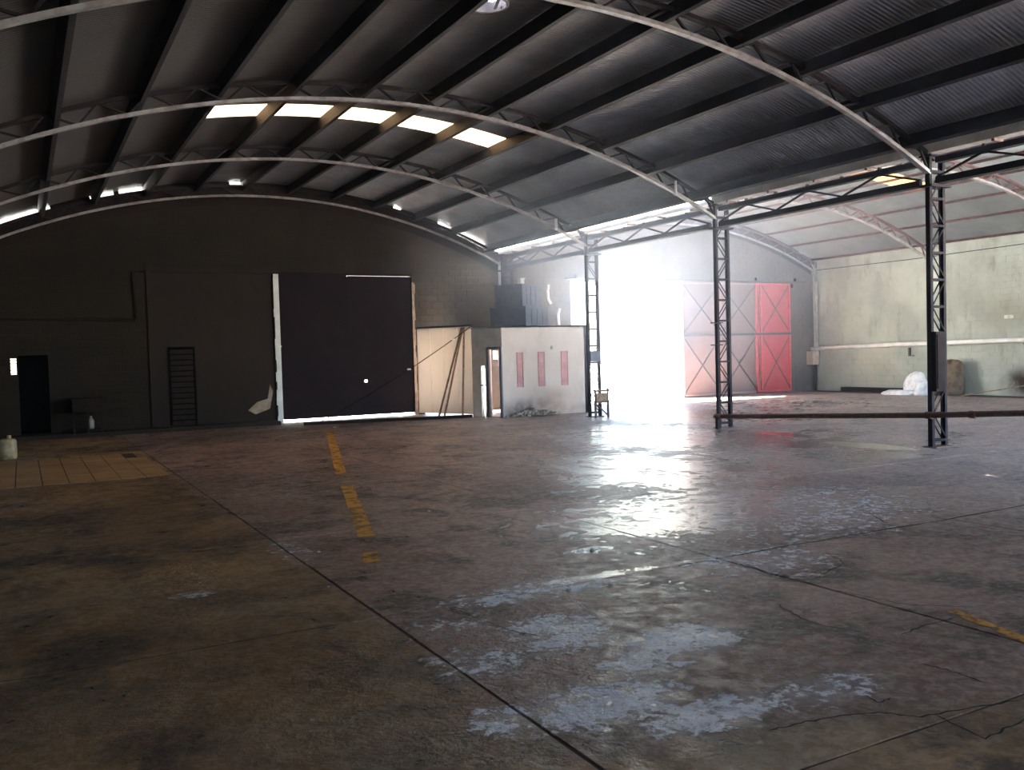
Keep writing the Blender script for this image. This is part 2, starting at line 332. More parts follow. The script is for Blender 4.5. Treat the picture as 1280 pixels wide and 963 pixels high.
def ribbon(pts, w, z, mat, name, sub=6, jit=.4, taper=True):
    P = []
    for a, b in zip(pts[:-1], pts[1:]):
        for q in range(sub):
            t = q/sub; d = Vector((b[0]-a[0], b[1]-a[1])); nn = Vector((-d.y, d.x)).normalized() if d.length else Vector((0,1))
            j = random.uniform(-1, 1)*.012*jit*2 if (q or len(P)) else 0
            P.append(Vector(a)+d*t+nn*j)
    P.append(Vector(pts[-1])); n = len(P); vs = []
    for i, p in enumerate(P):
        d = (P[min(i+1, n-1)]-P[max(i-1, 0)]).normalized(); nn = Vector((-d.y, d.x)); ww = w/2*(random.uniform(.5, 1.3) if taper else 1)
        if taper and i in (0, n-1): ww *= .2
        vs += [(p.x+nn.x*ww, p.y+nn.y*ww, z), (p.x-nn.x*ww, p.y-nn.y*ww, z)]
    MB().add(vs, [(2*i+1, 2*i, 2*i+2, 2*i+3)[::-1] for i in range(n-1)]).build(name, mat, floor)
CR = [[(6.04,5.57),(5.92,5.29),(5.84,5.17),(5.53,5.06),(5.26,4.94)], [(5.19,5.63),(5.1,5.27),(5.14,4.97),(5.15,4.6),(5.21,4.3),(5.25,4.11),(5.43,3.96),(5.57,3.82)],
 [(5.38,3.73),(5.22,3.75),(4.98,3.75),(4.66,3.71)], [(4.55,4.63),(4.47,4.41),(4.43,4.26),(4.43,4.09),(4.55,3.88)], [(4.34,3.32),(4.37,3.15),(4.37,2.94)],
 [(2.99,3.11),(3.18,3.09),(3.41,3.06),(3.59,2.98),(3.71,2.84),(4.03,2.78),(4.32,2.71)], [(8.07,8.45),(8.21,7.93)], [(10.85,11.54),(10.94,10.38),(10.78,9.45)],
 [(7.85,6.63),(7.66,6.37),(7.48,6.07)], [(2.6,5.84),(2.66,5.45),(2.71,5.1),(2.89,4.79)], [(3.71,3.17),(3.69,3.06),(3.79,3.07)], [(8.08,6.16),(8.14,5.58),(8.13,5.1)],
 [(3.79,2.82),(3.74,2.53),(4.09,2.57)], [(3.42,5.66),(3.16,5.92),(2.68,6.03)]]
CR += [[(5.2,5.89),(6.5,5.90),(8.1,5.87),(9.6,5.90),(12.5,5.88)], [(6.2,9.02),(7.9,9.01)], [(-1.0,5.9),(.6,5.88),(1.9,5.9)]]
for p in CR: ribbon(p, .030 if p[0] == (5.2,5.89) else .012, .0035, M['crack'], 'crack')
for pts, wd in (([(6.53,21.42),(4.27,13.49)], .17), ([(3.93,12.17),(2.96,8.59)], .17), ([(5.0,22.05),(6.6,21.40)], .16), ([(5.37,3.86),(5.19,3.26),(4.9,2.4)], .09), ([(2.75,7.9),(2.62,7.5)], .14)):
    ribbon(pts, wd, .0045, M['yellow'], 'yellow_line', taper=False, jit=.1)

# walls ------------------------------------------------------------------------------------
def cells(u0, u1, z0, z1, openings):            # rectangles of a wall minus its openings
    us = sorted({u0, u1, *[min(max(o[i], u0), u1) for o in openings for i in (0, 1)]}); out = []
    for a, b in zip(us[:-1], us[1:]):
        if b-a < 1e-4: continue
        m = (a+b)/2; iv = sorted((o[2], o[3]) for o in openings if o[0] < m < o[1]); z = z0
        for p, q in iv:
            if p > z+1e-4: out.append((a, b, z, min(p, z1)))
            z = max(z, q)
        if z < z1-1e-4: out.append((a, b, z, z1))
    return out
OPEN = [(6.46, 10.46, -.2, 4.18), (16.13, 20.75, -.2, 4.12), (12.62, 13.0, -.2, 1.42), (13.16, 13.36, 1.6, 1.88), (-.06, .61, .1, 2.07), (-.22, -.085, 1.6, 2.0), (10.8, 12.3, -.2, 2.25)]
def arch_top(x): return (zmain(x, 15.98) if x < XC else zside(x, 15.3))
wb = MB()
for a, b, p, q in cells(XL-.2, XR+.2, -.2, 4.3, OPEN+[(3.12, 6.28, 0, 4.19)]): wb.box(a, b, YB, YB+.2, p, q)
x = XL-.2
while x < XR+.2:
    x2 = min(x+.25, XR+.2); za, zb = arch_top(x), arch_top(x2)
    vs = [(xx, yy, zz) for yy in (YB, YB+.2) for xx, zz in ((x, 4.3), (x2, 4.3), (x2, max(zb, 4.31)), (x, max(za, 4.31)))]
    wb.add(vs, [(0,1,2,3),(7,6,5,4),(3,2,6,7),(1,5,6,2),(0,3,7,4)]); x = x2
wall_back = empty('wall_back', (0, YB, 0), kind='structure')
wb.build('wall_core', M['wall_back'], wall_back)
MB().box(3.12, 6.28, YB+.06, YB+.2, 0, 4.19).build('render_infill', M['infill'], wall_back)
def courses(u0, u1, z0, z1, f, skip, mat, parent, bl=.4, bh=.2, d=.004):
    mb = MB(); rows = int((z1-z0)/bh); j = .005
    for r in range(rows):
        z = z0+r*bh; u = u0-(r % 2)*bl/2
        while u < u1:
            a, b = max(u, u0)+j, min(u+bl, u1)-j; u += bl
            if b-a < .05 or skip(a, b, z+j, z+bh-j): continue
            e = random.uniform(.0, d*.5); c = .004
            A = [f(uu, zz, 0) for uu, zz in ((a, z+j), (b, z+j), (b, z+bh-j), (a, z+bh-j))]
            B = [f(uu, zz, d+e) for uu, zz in ((a+c, z+j+c), (b-c, z+j+c), (b-c, z+bh-j-c), (a+c, z+bh-j-c))]
            mb.add(A+B, [(4,5,6,7),(0,1,5,4),(1,2,6,5),(2,3,7,6),(3,0,4,7)])
    mb.build('block_courses', mat, parent, kind='stuff')
def skip_back(a, b, z, zz):
    if any(a < o[1]+.02 and b > o[0]-.02 and z < o[3]+.02 and zz > o[2]-.02 for o in OPEN+[(3.1, 6.3, 0, 4.2)]): return True
    return zz > min(arch_top(a), arch_top(b))-.02
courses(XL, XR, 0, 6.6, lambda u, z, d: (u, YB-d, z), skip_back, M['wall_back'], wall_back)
wall_right = empty('wall_right', (XR, 12, 0), kind='structure')
MB().box(XR, XR+.2, 4, YB+.2, -.2, 5.07).build('wall_core', M['wall_right'], wall_right)
courses(13, YB, 0, 5.0, lambda u, z, d: (XR-d, u, z), lambda *a: False, M['wall_right'], wall_right, d=.005)
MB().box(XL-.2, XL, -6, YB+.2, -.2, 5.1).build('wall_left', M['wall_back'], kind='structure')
wf = MB()
for a, b, p, q in ((XL-.2, 0, -.2, 6.9), (0, 12, -.2, 3.3), (0, 12, 5.0, 6.9), (12, XC-.1, -.2, 6.9)): wf.box(a, b, -6.2, -6, p, q)  # high slot in the unseen front wall, added to light the near floor
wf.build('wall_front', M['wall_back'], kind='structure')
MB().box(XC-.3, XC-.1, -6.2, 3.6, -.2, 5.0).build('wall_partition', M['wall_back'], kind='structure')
# gable sheeting between wall head and roof, with the slits the daylight leaks through
def gable(cen, r0, r1, a0, a1, gaps, y0, y1, mat):
    mb = MB(); n = 240
    for i in range(n):
        a, b = a0+(a1-a0)*i/n, a0+(a1-a0)*(i+1)/n; x = cen[0]+r1*sin((a+b)/2); rr = r1
        for g0, g1, dd in gaps:
            if g0 < x < g1: rr = r1-dd
        mb.arc(cen[0], cen[1], r0, rr, y0, y1, a, b, 1)
    return mb.build('gable_sheet', mat, wall_back)
gable(MAIN, 15.9, 16.615, radians(-27.2), radians(26.4), [(-1.3,-.15,.13),(-.15,.8,.10),(1.7,1.92,.12),(1.97,2.3,.12),(2.42,3.12,.15),(5.25,5.62,.12),(10.0,10.25,.11),(11.4,12.1,.11),(12.1,12.5,.14),(12.52,13.3,.15)], YB+.03, YB+.06, M['brown'])
gable(SIDE, 15.2, 15.875, radians(-25.6), radians(25.6), [(26.6,26.8,.12)], YB+.03, YB+.06, M['brown'])

# dust haze, its denser bluish cloud standing in for lens veil
hz_m = bpy.data.materials.new('dust_and_veil_haze'); hz_m.use_nodes = True; ht = hz_m.node_tree; ht.nodes.remove(ht.nodes['Principled BSDF'])
vsn = ht.nodes.new('ShaderNodeVolumeScatter'); vsn.inputs['Color'].default_value = (.66, .78, 1, 1); vsn.inputs['Anisotropy'].default_value = .55
hg = ht.nodes.new('ShaderNodeNewGeometry')
hs = ht.nodes.new('ShaderNodeVectorMath'); hs.operation = 'SUBTRACT'; ht.links.new(hg.outputs['Position'], hs.inputs[0]); hs.inputs[1].default_value = (14.0, 19.0, 4.9)
hd = ht.nodes.new('ShaderNodeVectorMath'); hd.operation = 'DIVIDE'; ht.links.new(hs.outputs[0], hd.inputs[0]); hd.inputs[1].default_value = (6.0, 9.5, 5.0)
hl = ht.nodes.new('ShaderNodeVectorMath'); hl.operation = 'LENGTH'; ht.links.new(hd.outputs[0], hl.inputs[0])
hm = ht.nodes.new('ShaderNodeMapRange'); hm.interpolation_type = 'SMOOTHSTEP'; ht.links.new(hl.outputs['Value'], hm.inputs[0])
hm.inputs[1].default_value = 1.15; hm.inputs[2].default_value = 0.1; hm.inputs[3].default_value = .0012; hm.inputs[4].default_value = HAZE; ht.links.new(hm.outputs[0], vsn.inputs['Density'])
ht.links.new(vsn.outputs[0], ht.nodes['Material Output'].inputs['Volume'])
hzo = MB().box(XL+.01, XR-.01, -5.9, YB+.3, .01, 6.9).build('haze', hz_m, kind='stuff')

MB().box(13.05, 14.0, YB+.07, YB+.1, 4.1, 4.93).build('gable_sheet', M['brown'], wall_back)
MB().box(26.75, 27.3, YB+.07, YB+.1, 4.1, 4.95).build('gable_sheet', M['brown'], wall_back)
# roofs ------------------------------------------------------------------------------------
WV, AMP, SW = 12, .018, .9
def sheet_mesh(name, cen, r, a0, a1, na, y0, hole=None):
    me = bpy.data.meshes.new(name); vs = []; fs = []; ny = WV*8
    for i in range(na+1):
        a = a0+(a1-a0)*i/na
        for j in range(ny+1):
            y = SW*j/ny*1.0; rr = r + AMP*math.tanh(1.6*sin(2*pi*(j+.5)/8))/.92
            vs.append((rr*sin(a), y, rr*cos(a)))
    for i in range(na):
        for j in range(ny):
            q = (i*(ny+1)+j, i*(ny+1)+j+1, (i+1)*(ny+1)+j+1, (i+1)*(ny+1)+j)
            if hole:
                mx_ = sum(vs[t][0] for t in q)/4 + cen[0]; my = sum(vs[t][1] for t in q)/4 + y0
                if (mx_-hole[0])**2 + (my-hole[1])**2 < hole[2]**2: continue
            fs.append(q)
    me.from_pydata(vs, [], fs)
    return me
def put(me, name, mat, parent, loc):
    if not me.materials: me.materials.append(mat)
    o = bpy.data.objects.new(name, me); C.objects.link(o); o.location = loc; o.parent = parent; return o
HOLE = (5.98, 11.42, .27)
SKY0 = 17.0
def make_roof(cen, r, a0, a1, mat, skymat, bays, hole=None, front=-6, SKY0=17.22):
    ceil = empty('ceiling', (cen[0], 0, cen[1]), kind='structure')
    full = sheet_mesh('roof_sheet', cen, r, a0, a1, 40, 0); k0 = int((SKY0-front)/SW)
    for kk in range(-k0, int((25.95-SKY0)/SW)+1):
        y0 = SKY0 + kk*SW
        if kk == 0:
            pl = sheet_mesh('roof_sheet', cen, r, a0, bays[0], 20, 0); pr = sheet_mesh('roof_sheet', cen, r, bays[-1], a1, 20, 0)
            put(pl, 'roof_sheet', mat, ceil, (0, y0, 0)); put(pr, 'roof_sheet', mat, ceil, (0, y0, 0))
            for a, b in zip(bays[:-1], bays[1:]):
                o = put(sheet_mesh('skylight_sheet', cen, r, a, b, 6, 0), 'skylight_sheet', skymat, ceil, (0, y0, 0)); o['label'] = 'glowing translucent corrugated skylight sheet'
        elif hole and y0-.3 < hole[1] < y0+SW+.3:
            me = sheet_mesh('roof_sheet', cen, r, a0, a1, 260, y0, hole); put(me, 'roof_sheet', mat, ceil, (0, y0, 0))
        else: put(full, 'roof_sheet', mat, ceil, (0, y0, 0))
    return ceil
STP = radians(4.43)
mbays = [(-2.5+i)*STP for i in range(6)]; mbays[0] += .014
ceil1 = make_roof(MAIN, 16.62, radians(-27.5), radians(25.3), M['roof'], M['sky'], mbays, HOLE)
SST = radians(4.6)
sbays = [(-1.5+i)*SST for i in range(5)]
ceil2 = make_roof(SIDE, 15.88, radians(-25.4), radians(25.8), M['roof2'], M['sky2'], sbays, front=4, SKY0=17.45)

def purlin(cen, r_top, dep, fl, ang, mat, label, group, name='purlin', y0=-.5, y1=25.62):
    t = 0.008; lip = .02
    prof = [(0,0),(fl,0),(fl,-lip),(fl-t,-lip),(fl-t,-t),(t,-t),(t,-dep+t),(fl-t,-dep+t),(fl-t,-dep+lip),(fl,-dep+lip),(fl,-dep),(0,-dep)]
    c, s = cos(ang), sin(ang); px = cen[0]+r_top*s; pz = cen[1]+r_top*c
    pts = [(px+u*c+v*s, pz-u*s+v*c) for u, v in prof]; n = len(pts)
    o = MB().add([(p[0]-px, 0, p[1]-pz) for p in pts]+[(p[0]-px, y1-y0, p[1]-pz) for p in pts], [tuple(range(n)), tuple(range(2*n-1, n-1, -1))]+[(i, i+n, (i+1)%n+n, (i+1)%n) for i in range(n)]).build(name, mat)
    o.location = (px, y0, pz); return tag(o, label, 'purlin', group)
for i in range(12):
    a = (-5.5+i)*STP
    if i == 0: lab = 'deep dark steel purlin along the left eave of the wide left nave'
    elif i == 11: lab = 'deep dark steel purlin nearest the white valley gutter, left nave'
    else: lab = f'deep dark steel purlin under the left nave roof, {ORD[i]} counted from the left eave'
    purlin(MAIN, 16.59, .23, .08, a, M['purlin'], lab, 'deep purlins of the left nave')
for i in range(12):
    a = (-5.5+i)*SST
    purlin(SIDE, 15.85, .065, .04, a, M['redsteel'], f'thin reddish purlin under the pale right nave roof, {ORD[11-i]} counted from the right wall', 'thin purlins of the right nave', y0=4.2)

def truss(cen, rt_, rb, a0, a1, y, npan, label, group, topm, botm, webm, depth=.09, loc_z=0):
    t = empty('roof_truss', (cen[0], y, cen[1]+rb), label, 'roof truss', group)
    MB().arc(cen[0], cen[1], rt_-.06, rt_, y-depth/2, y+depth/2, a0, a1, 48).build('top_chord', topm, t)
    MB().arc(cen[0], cen[1], rb, rb+.055, y-depth/2, y+depth/2, a0, a1, 64).build('bottom_chord', botm, t)
    for i in range(npan):
        a, b = a0+(a1-a0)*i/npan, a0+(a1-a0)*(i+1)/npan
        p = lambda an, r: (cen[0]+r*sin(an), y, cen[1]+r*cos(an))
        q = (p(a, rb+.03), p(b, rt_-.03)) if i % 2 == 0 else (p(a, rt_-.03), p(b, rb+.03))
        MB().beam(*q, .03, .035, (0,1,0)).build('web_bar', webm, t)
    return t
def retitle(o, lab): o['label'] = lab; return o
t0 = truss(MAIN, 16.50, 16.18, radians(-27), radians(26.6), 10.0, 40, 'arched lattice truss crossing the top of the left nave, nearest the camera', 'arched trusses of the left nave', M['steel'], M['chord'], M['steel'])
for y, lab in ((15.28, 'arched lattice truss of the left nave just in front of the row of skylights'), (20.41, 'arched lattice truss of the left nave between the skylights and the back wall')):
    retitle(copy_tree(t0, (MAIN[0], y, MAIN[1]+16.18)), lab)
retitle(copy_tree(t0, (MAIN[0], 25.36, MAIN[1]+16.18)), 'dark arched lattice truss against the back gable of the left nave')
s0 = truss(SIDE, 15.72, 15.38, radians(-26), radians(26), 15.28, 36, 'arched lattice truss of the right nave nearest the camera, behind the near column', 'arched trusses of the right nave', M['redsteel'], M['chord'], M['redsteel'])
retitle(copy_tree(s0, (SIDE[0], 20.41, SIDE[1]+15.38)), 'arched lattice truss in the middle of the right nave')
retitle(copy_tree(s0, (SIDE[0], 25.36, SIDE[1]+15.38)), 'arched lattice truss against the back gable of the right nave')

# columns ----------------------------------------------------------------------------------
def column(y, label):
    t = empty('lattice_column', (XC, y, 0), label, 'column', 'lattice columns between the naves')
    for s in (-1, 1):
        mb = MB(); x = XC+s*.195          # a channel opening inward
        mb.box(x-.004, x+.004, y-.04, y+.04, .02, 4.86)
        for q in (-1, 1): mb.box(min(x, x-s*.06), max(x, x-s*.06), y+q*.04-.004, y+q*.04+.004, .02, 4.86)
        mb.build('chord', M['steel'], t)
    n = 10; dz = 4.5/n
    for i in range(n+1):
        z = .12+i*dz
        for q in (-1, 1): MB().box(XC-.18, XC+.18, y+q*.048-.005, y+q*.048+.005, z-.02, z+.02).build('rung', M['steel'], t)
        if i < n:
            s = 1 if i % 2 else -1
            for q in (-1, 1): MB().beam((XC-s*.15, y+q*.048, z+.03), (XC+s*.15, y+q*.048, z+dz-.03), .02, .012, (0,1,0)).build('diagonal', M['steel'], t)
    MB().box(XC-.22, XC+.22, y-.13, y+.13, 0, .02).build('base_plate', M['rust'], t)
    MB().box(XC-.25, XC+.25, y-.12, y+.12, 4.36, 4.40).build('bearing_plate', M['steel'], t)
    MB().box(XC-.25, XC+.25, y-.12, y+.12, 4.86, 4.885).build('cap_plate', M['steel'], t)
    return t
c1 = column(10.0, 'dark steel lattice column nearest the camera at right')
c2 = column(15.28, 'dark steel lattice column in front of the red sliding doors')
c3 = column(20.41, 'steel lattice column in the glare beside the white office booth')
c4 = column(25.2, 'steel lattice column standing behind the office booth at the back wall')
for z in (2.32, 1.84): MB().box(XC-.42, XC-.1, 15.17, 15.2, z-.012, z+.012).build('peg', M['steel'], c2)
tag(MB().box(13.38, 13.68, 20.22, 20.30, 1.5, 1.78).build('junction_box', M['crate']), 'small dark box fixed to the glaring column beside the booth', 'box')
mb = MB().box(13.38, 13.60, 9.86, 9.945, .95, 1.95); t = mb.build('switch_box', M['brown']); tag(t, 'tall dark box strapped on the camera side of the near column', 'box')
MB().box(13.40, 13.58, 9.845, 9.86, 1.0, 1.9).build('lid', M['brown'], t)
t = empty('trestle', (13.55, 20.0, 0), 'reddish wooden trestle in front of the glaring column base', 'trestle')
for z in (.72, .42): MB().box(13.3, 13.78, 19.98, 20.03, z-.03, z+.03).build('rail', M['rust'], t)
MB().box(13.36, 13.72, 19.97, 20.03, .45, .66).build('board', M['wood'], t)
for x in (13.34, 13.74): MB().box(x-.02, x+.02, 19.98, 20.03, 0, .8 if x > 13.5 else .72).build('leg', M['rust'], t)
MB().beam((13.36, 20.0, .38), (13.72, 20.0, .06), .02, .03).build('brace', M['rust'], t)

# girders along the column line
def girder(y0, y1, label):
    t = empty('eave_girder', (XC, y0, 4.4), label, 'girder', 'girders along the column line')
    MB().box(XC-.2, XC-.12, y0, y1, 4.74, 4.83).box(XC-.2, XC-.05, y0, y1, 4.735, 4.745).build('top_chord', M['steel'], t)
    MB().box(XC-.2, XC-.12, y0, y1, 4.40, 4.50).box(XC-.2, XC-.03, y0, y1, 4.395, 4.405).build('bottom_chord', M['steel'], t)
    n = 6; d = (y1-y0)/n
    for i in range(n):
        a, b = y0+i*d, y0+(i+1)*d; up_ = i % 2 == 0
        MB().beam((XC-.16, a, 4.50 if up_ else 4.75), (XC-.16, b, 4.75 if up_ else 4.50), .03, .035).build('web_bar', M['steel'], t)
    for i in range(2, 12, 2):
        yy = y0+(y1-y0)*i/12; MB().box(XC-.19, XC-.13, yy-.02, yy+.02, 4.83, 4.87).build('post', M['steel'], t)
    return t
girder(4.8, 9.85, 'lattice girder over the near column running out of frame at right')
girder(10.15, 15.13, 'lattice girder between the two columns right of the bright doorway')
girder(15.43, 20.26, 'lattice girder in the haze above the bright doorway')
girder(20.56, 25.1, 'lattice girder above the office booth up to the back wall')
g = empty('valley_gutter', (XC, 0, 4.9), 'long white sheet metal gutter between the two roofs', 'gutter')
MB().box(13.36, 13.37, 15.4, 25.6, 4.91, 5.11).build('side_sheet', M['gutter'], g); MB().box(13.36, 13.37, -2, 15.4, 4.91, 5.22).build('side_sheet', M['gutter'], g)
MB().box(13.37, 13.60, -2, 25.6, 4.91, 4.92).build('bottom_sheet', M['galv'], g)
MB().box(13.60, 13.61, -2, 25.6, 4.91, 5.14).build('side_sheet', M['galv'], g)
MB().box(13.2, 13.38, -2, 15.4, 5.18, 5.19).build('sun_shield', M['galv'], g)  # strip added over the gap to keep sun off the near gutter sheet
for i in range(16):
    y = 6.4+i*1.2; MB().box(13.37, 13.6, y, y+.05, 4.87, 4.91).build('bracket', M['rust'], g)

# low rust pipe on the column line
t = empty('guard_pipe', (XC, 10, .5), 'long rusty brown pipe strung low between the columns', 'pipe')
MB().tube([(XC-.22, 15.35, .27), (XC-.22, 13.0, .39), (XC-.22, 10.0, .55), (XC-.22, 8.5, .65), (XC-.22, 6.5, .8)], .05, 10).build('pipe_run', M['rust'], t, smooth=True)
for y, z in ((15.2, .275), (10.0, .55), (9.2, .60)): MB().tube([(XC-.22, y-.06, z-.004), (XC-.22, y+.06, z)], .062, 10).build('coupling', M['rust'], t)
MB().box(XC-.27, XC-.17, 15.2, 15.28, 0, .3).build('pipe_foot', M['steel'], t)

# doors ------------------------------------------------------------------------------------
def holed(mb, x0, x1, z0, z1, y0, y1, h):
    for a, b, p, q in cells(x0, x1, z0, z1, [h]): mb.box(a, b, y0, y1, p, q)
    return mb
d = empty('door_1', (8.46, YB, 0), kind='structure')
for a, b, p, q, h in ((6.44, 8.46, .08, 2.15, None), (8.475, 10.47, .08, 2.15, (8.90, 8.99, 1.05, 1.11)), (6.44, 8.46, 2.17, 4.195, None), (8.475, 10.47, 2.17, 4.17, None)):
    mb = MB(); (holed(mb, a, b, p, q, YB+.05, YB+.06, h) if h else mb.box(a, b, YB+.05, YB+.06, p, q)); mb.build('panel', M['door_dark'], d)
for z in (.1, 2.16, 4.12): MB().box(6.5, 10.44, YB+.06, YB+.1, z-.03, z+.03).build('rail', M['door_dark'], d)
for x in (6.53, 8.467, 10.41): MB().box(x-.02, x+.02, YB+.06, YB+.1, .08, 4.14).build('stile', M['door_dark'], d)
j = MB(); z = 0
while z < 4.18:
    dz = random.uniform(.15, .4); w_ = random.uniform(.13, .17); j.box(6.45-w_, 6.45, YB-.02, YB+.03, z, min(z+dz, 4.19)); z += dz
j.build('trim_1', M['white'], kind='structure')
j = MB(); z = 0
while z < 4.0:
    dz = random.uniform(.12, .3); w_ = random.uniform(.06, .11); j.box(10.46, 10.46+w_, YB-.02, YB+.02, z, min(z+dz, 4.0)); z += dz
j.build('trim_2', M['plaster'], kind='structure')
MB().box(2.98, 6.46, YB-.07, YB, 4.19, 4.30).build('trim_3', M['infill'], kind='structure')
MB().box(2.98, 3.12, YB-.06, YB, 0, 4.19).build('trim_4', M['infill'], kind='structure')
MB().box(6.46, 10.46, YB-.05, YB, 4.18, 4.24).build('trim_5', M['door_dark'], kind='structure')
# small slatted door in the rendered infill
d = empty('door_2', (3.8, YB+.06, 0), kind='structure')
MB().box(3.46, 3.51, YB+.01, YB+.06, .06, 2.2).box(4.09, 4.14, YB+.01, YB+.06, .06, 2.2).box(3.46, 4.14, YB+.01, YB+.06, 2.15, 2.2).build('door_frame', M['black'], d)
MB().box(3.51, 4.09, YB+.045, YB+.06, .06, 2.15).build('backing', M['black'], d)
for i in range(14):
    z = .1+i*.147; MB().beam((3.51, YB+.03, z+.06), (4.09, YB+.03, z+.06), .012, .12, (0,.35,1)).build('slat', M['brown'], d)
# dark doorway far left with dark room behind, louvred light beside it
rm = MB(); rm.box(-.1, .8, YB+1.6, YB+1.65, 0, 2.4).box(-.085, -.06, YB+.2, YB+1.6, 0, 2.4).box(.8, .85, YB+.2, YB+1.6, 0, 2.4).box(-.1, .85, YB+.2, YB+1.65, 2.35, 2.4).box(-.1, .85, YB+.2, YB+1.65, -.05, .1)
rm.build('door_3', M['black'], kind='structure')
d = empty('window_1', (-.15, YB, 1.6), kind='structure')
for i in range(5): MB().box(-.22, -.085, YB+.02, YB+.1, 1.615+i*.082, 1.64+i*.082).build('slat', M['wood'], d)
# sliding doors of the right nave
d = empty('door_4', (22.5, YB-.12, 0), kind='structure')
def leaf(x0, x1, sheet, frame, bays, hole=None, y=YB-.11):
    hs = (x1-x0)
    for p, q in ((.1, 2.2), (2.26, 4.1)):
        for i, (a, b) in enumerate(bays):
            mb = MB()
            if hole and a < hole[0] < b and p < hole[2] < q: holed(mb, a, b, p, q, y, y+.012, hole)
            else: mb.box(a, b, y, y+.012, p, q)
            mb.build('panel', sheet, d)
            for u, v in (((a+.03, p+.05), (b-.03, q-.05)), ((a+.03, q-.05), (b-.03, p+.05))):
                MB().beam((u[0], y-.03, u[1]), (v[0], y-.03, v[1]), .03, .02, (0,1,0)).build('brace', M['track'] if sheet is M['leaf_beige'] else M['rust'], d)
    MB().box(x0, x1, y-.05, y-.005, 2.19, 2.27).build('rail', M['track'], d)
    for z in (.08, 4.1): MB().box(x0, x1, y-.045, y, z-.03, z+.03).build('rail', frame, d)
    for x in sorted({b[0] for b in bays} | {x1-.03}): MB().box(x-.03, x+.03, y-.045, y, .05, 4.13).build('stile', frame, d)
leaf(20.72, 24.2, M['leaf_beige'], M['pink_frame'], [(20.72, 22.45), (22.47, 24.2)], (23.32, 23.44, 1.2, 1.33))
leaf(24.12, 25.86, M['leaf_red'], M['red_frame'], [(24.15, 24.36), (24.38, 25.84)], y=YB-.17)
t = empty('door_track', (21, YB-.1, 4.2), 'dark sliding door track above the bright doorway', 'door track')
MB().box(15.9, 26.7, YB-.2, YB-.02, 4.16, 4.22).build('rail', M['track'], t)
for x in (16.3, 18.5, 20.7, 22.5, 24.3, 26.3): MB().box(x-.03, x+.03, YB-.12, YB-.01, 4.22, 4.34).build('bracket', M['track'], t)
MB().box(26.1, 26.3, YB-.12, YB-.02, 3.98, 4.12).build('trim_6', M['rust'], kind='structure')

# office booth -------------------------------------------------------------------------------
HB = 2.55
booth = empty('office_booth', (12.8, 23.5, 0), 'white rendered office booth with three narrow red windows', 'booth')
def pwall(mb, p, q, h, th, opens=(), z0=0.):
    p, q = Vector((*p, 0)), Vector((*q, 0)); L_ = (q-p).length; d_ = (q-p)/L_; n_ = Vector((d_.y, -d_.x, 0))
    for a, b, z, zz in cells(0, L_, z0, h, list(opens)):
        vs = [p+d_*u+n_*w_+Vector((0,0,v)) for u in (a, b) for w_ in (0, -th) for v in (z, zz)]
        mb.add(vs, [(0,1,3,2),(4,6,7,5),(0,4,5,1),(2,3,7,6),(0,2,6,4),(1,5,7,3)])
    return mb
PA, PB, PC_, PD = (10.42, 25.1), (11.34, 23.30), (11.72, 22.16), (14.53, 22.16)
wins = [(12.17, 12.38), (12.86, 13.08), (13.62, 13.86)]
ops = [(a-PC_[0], b-PC_[0], .82, 1.80) for a, b in wins]
pwall(MB(), PC_, PD, HB, .12, ops).build('front_wall', M['whitewall'], booth)
Ls = (Vector(PC_)-Vector(PB)).length
pwall(MB(), PB, PC_, HB, .1, [(.30*Ls, .43*Ls, 0, 1.45), (.57*Ls, .96*Ls, .02, 1.92)]).build('side_wall', M['white'], booth)
pwall(MB(), (14.53, 22.16), (14.53, 25.49), HB, .1).build('end_wall', M['whitewall'], booth)
MB().add([(11.4,25.49,HB-.06),(11.34,23.3,HB-.06),(11.72,22.16,HB-.06),(14.53,22.16,HB-.06),(14.53,25.49,HB-.06),(11.4,25.49,HB),(11.34,23.3,HB),(11.72,22.16,HB),(14.53,22.16,HB),(14.53,25.49,HB)],
    [(0,1,2,3,4),(9,8,7,6,5),(0,5,6,1),(1,6,7,2),(2,7,8,3),(3,8,9,4),(4,9,5,0)]).build('roof_slab', M['galv'], booth)
dirv = (Vector((*PC_, 0))-Vector((*PB, 0))).normalized(); nv = Vector((dirv.y, -dirv.x, 0))
def onside(u, off, z): v = Vector((*PB, 0))+dirv*u*Ls+nv*off; return (v.x, v.y, z)
fr = MB()
for u in (.56, .97): fr.beam(onside(u, .02, 0), onside(u, .02, 1.96), .07, .07, nv)
fr.beam(onside(.55, .02, 1.94), onside(.98, .02, 1.94), .06, .06); fr.build('door_frame', M['crate'], booth)
MB().beam(onside(.295, .01, .9), onside(.435, .01, .9), .03, .03).build('bar', M['track'], booth)
df = MB(); a_ = Vector(onside(.56, -.1, 0)); b_ = a_+Vector((.28, .62, 0))
df.beam(a_+Vector((0,0,.95)), b_+Vector((0,0,.95)), .03, 1.86); df.build('door_leaf', M['white'], booth)
for a, b in wins:
    m_ = (a+b)/2
    o = MB().box(a, b, 22.18, 22.20, .82, 1.80).build('window_frame', M['pinkglass'], booth)
    MB().box(a+.015, b-.015, 22.165, 22.18, .84, 1.50).build('pane', M['pinkglass'], o)
    MB().box(a+.03, b-.03, 22.165, 22.18, 1.53, 1.78).build('pane', M['pinkpane'], o)
    MB().box(a-.01, b+.01, 22.15, 22.18, 1.50, 1.53).build('glazing_bar', M['pinkpane'], o)
MB().box(13.30, 13.36, 22.12, 22.16, 1.86, 1.96).build('wall_socket', M['galv'], booth)
e = MB(); z = .2
while z < 2.1:
    dz = random.uniform(.06, .2); e.box(14.50, 14.53+random.uniform(.0, .07), 22.2, 22.45, z, z+dz); z += dz
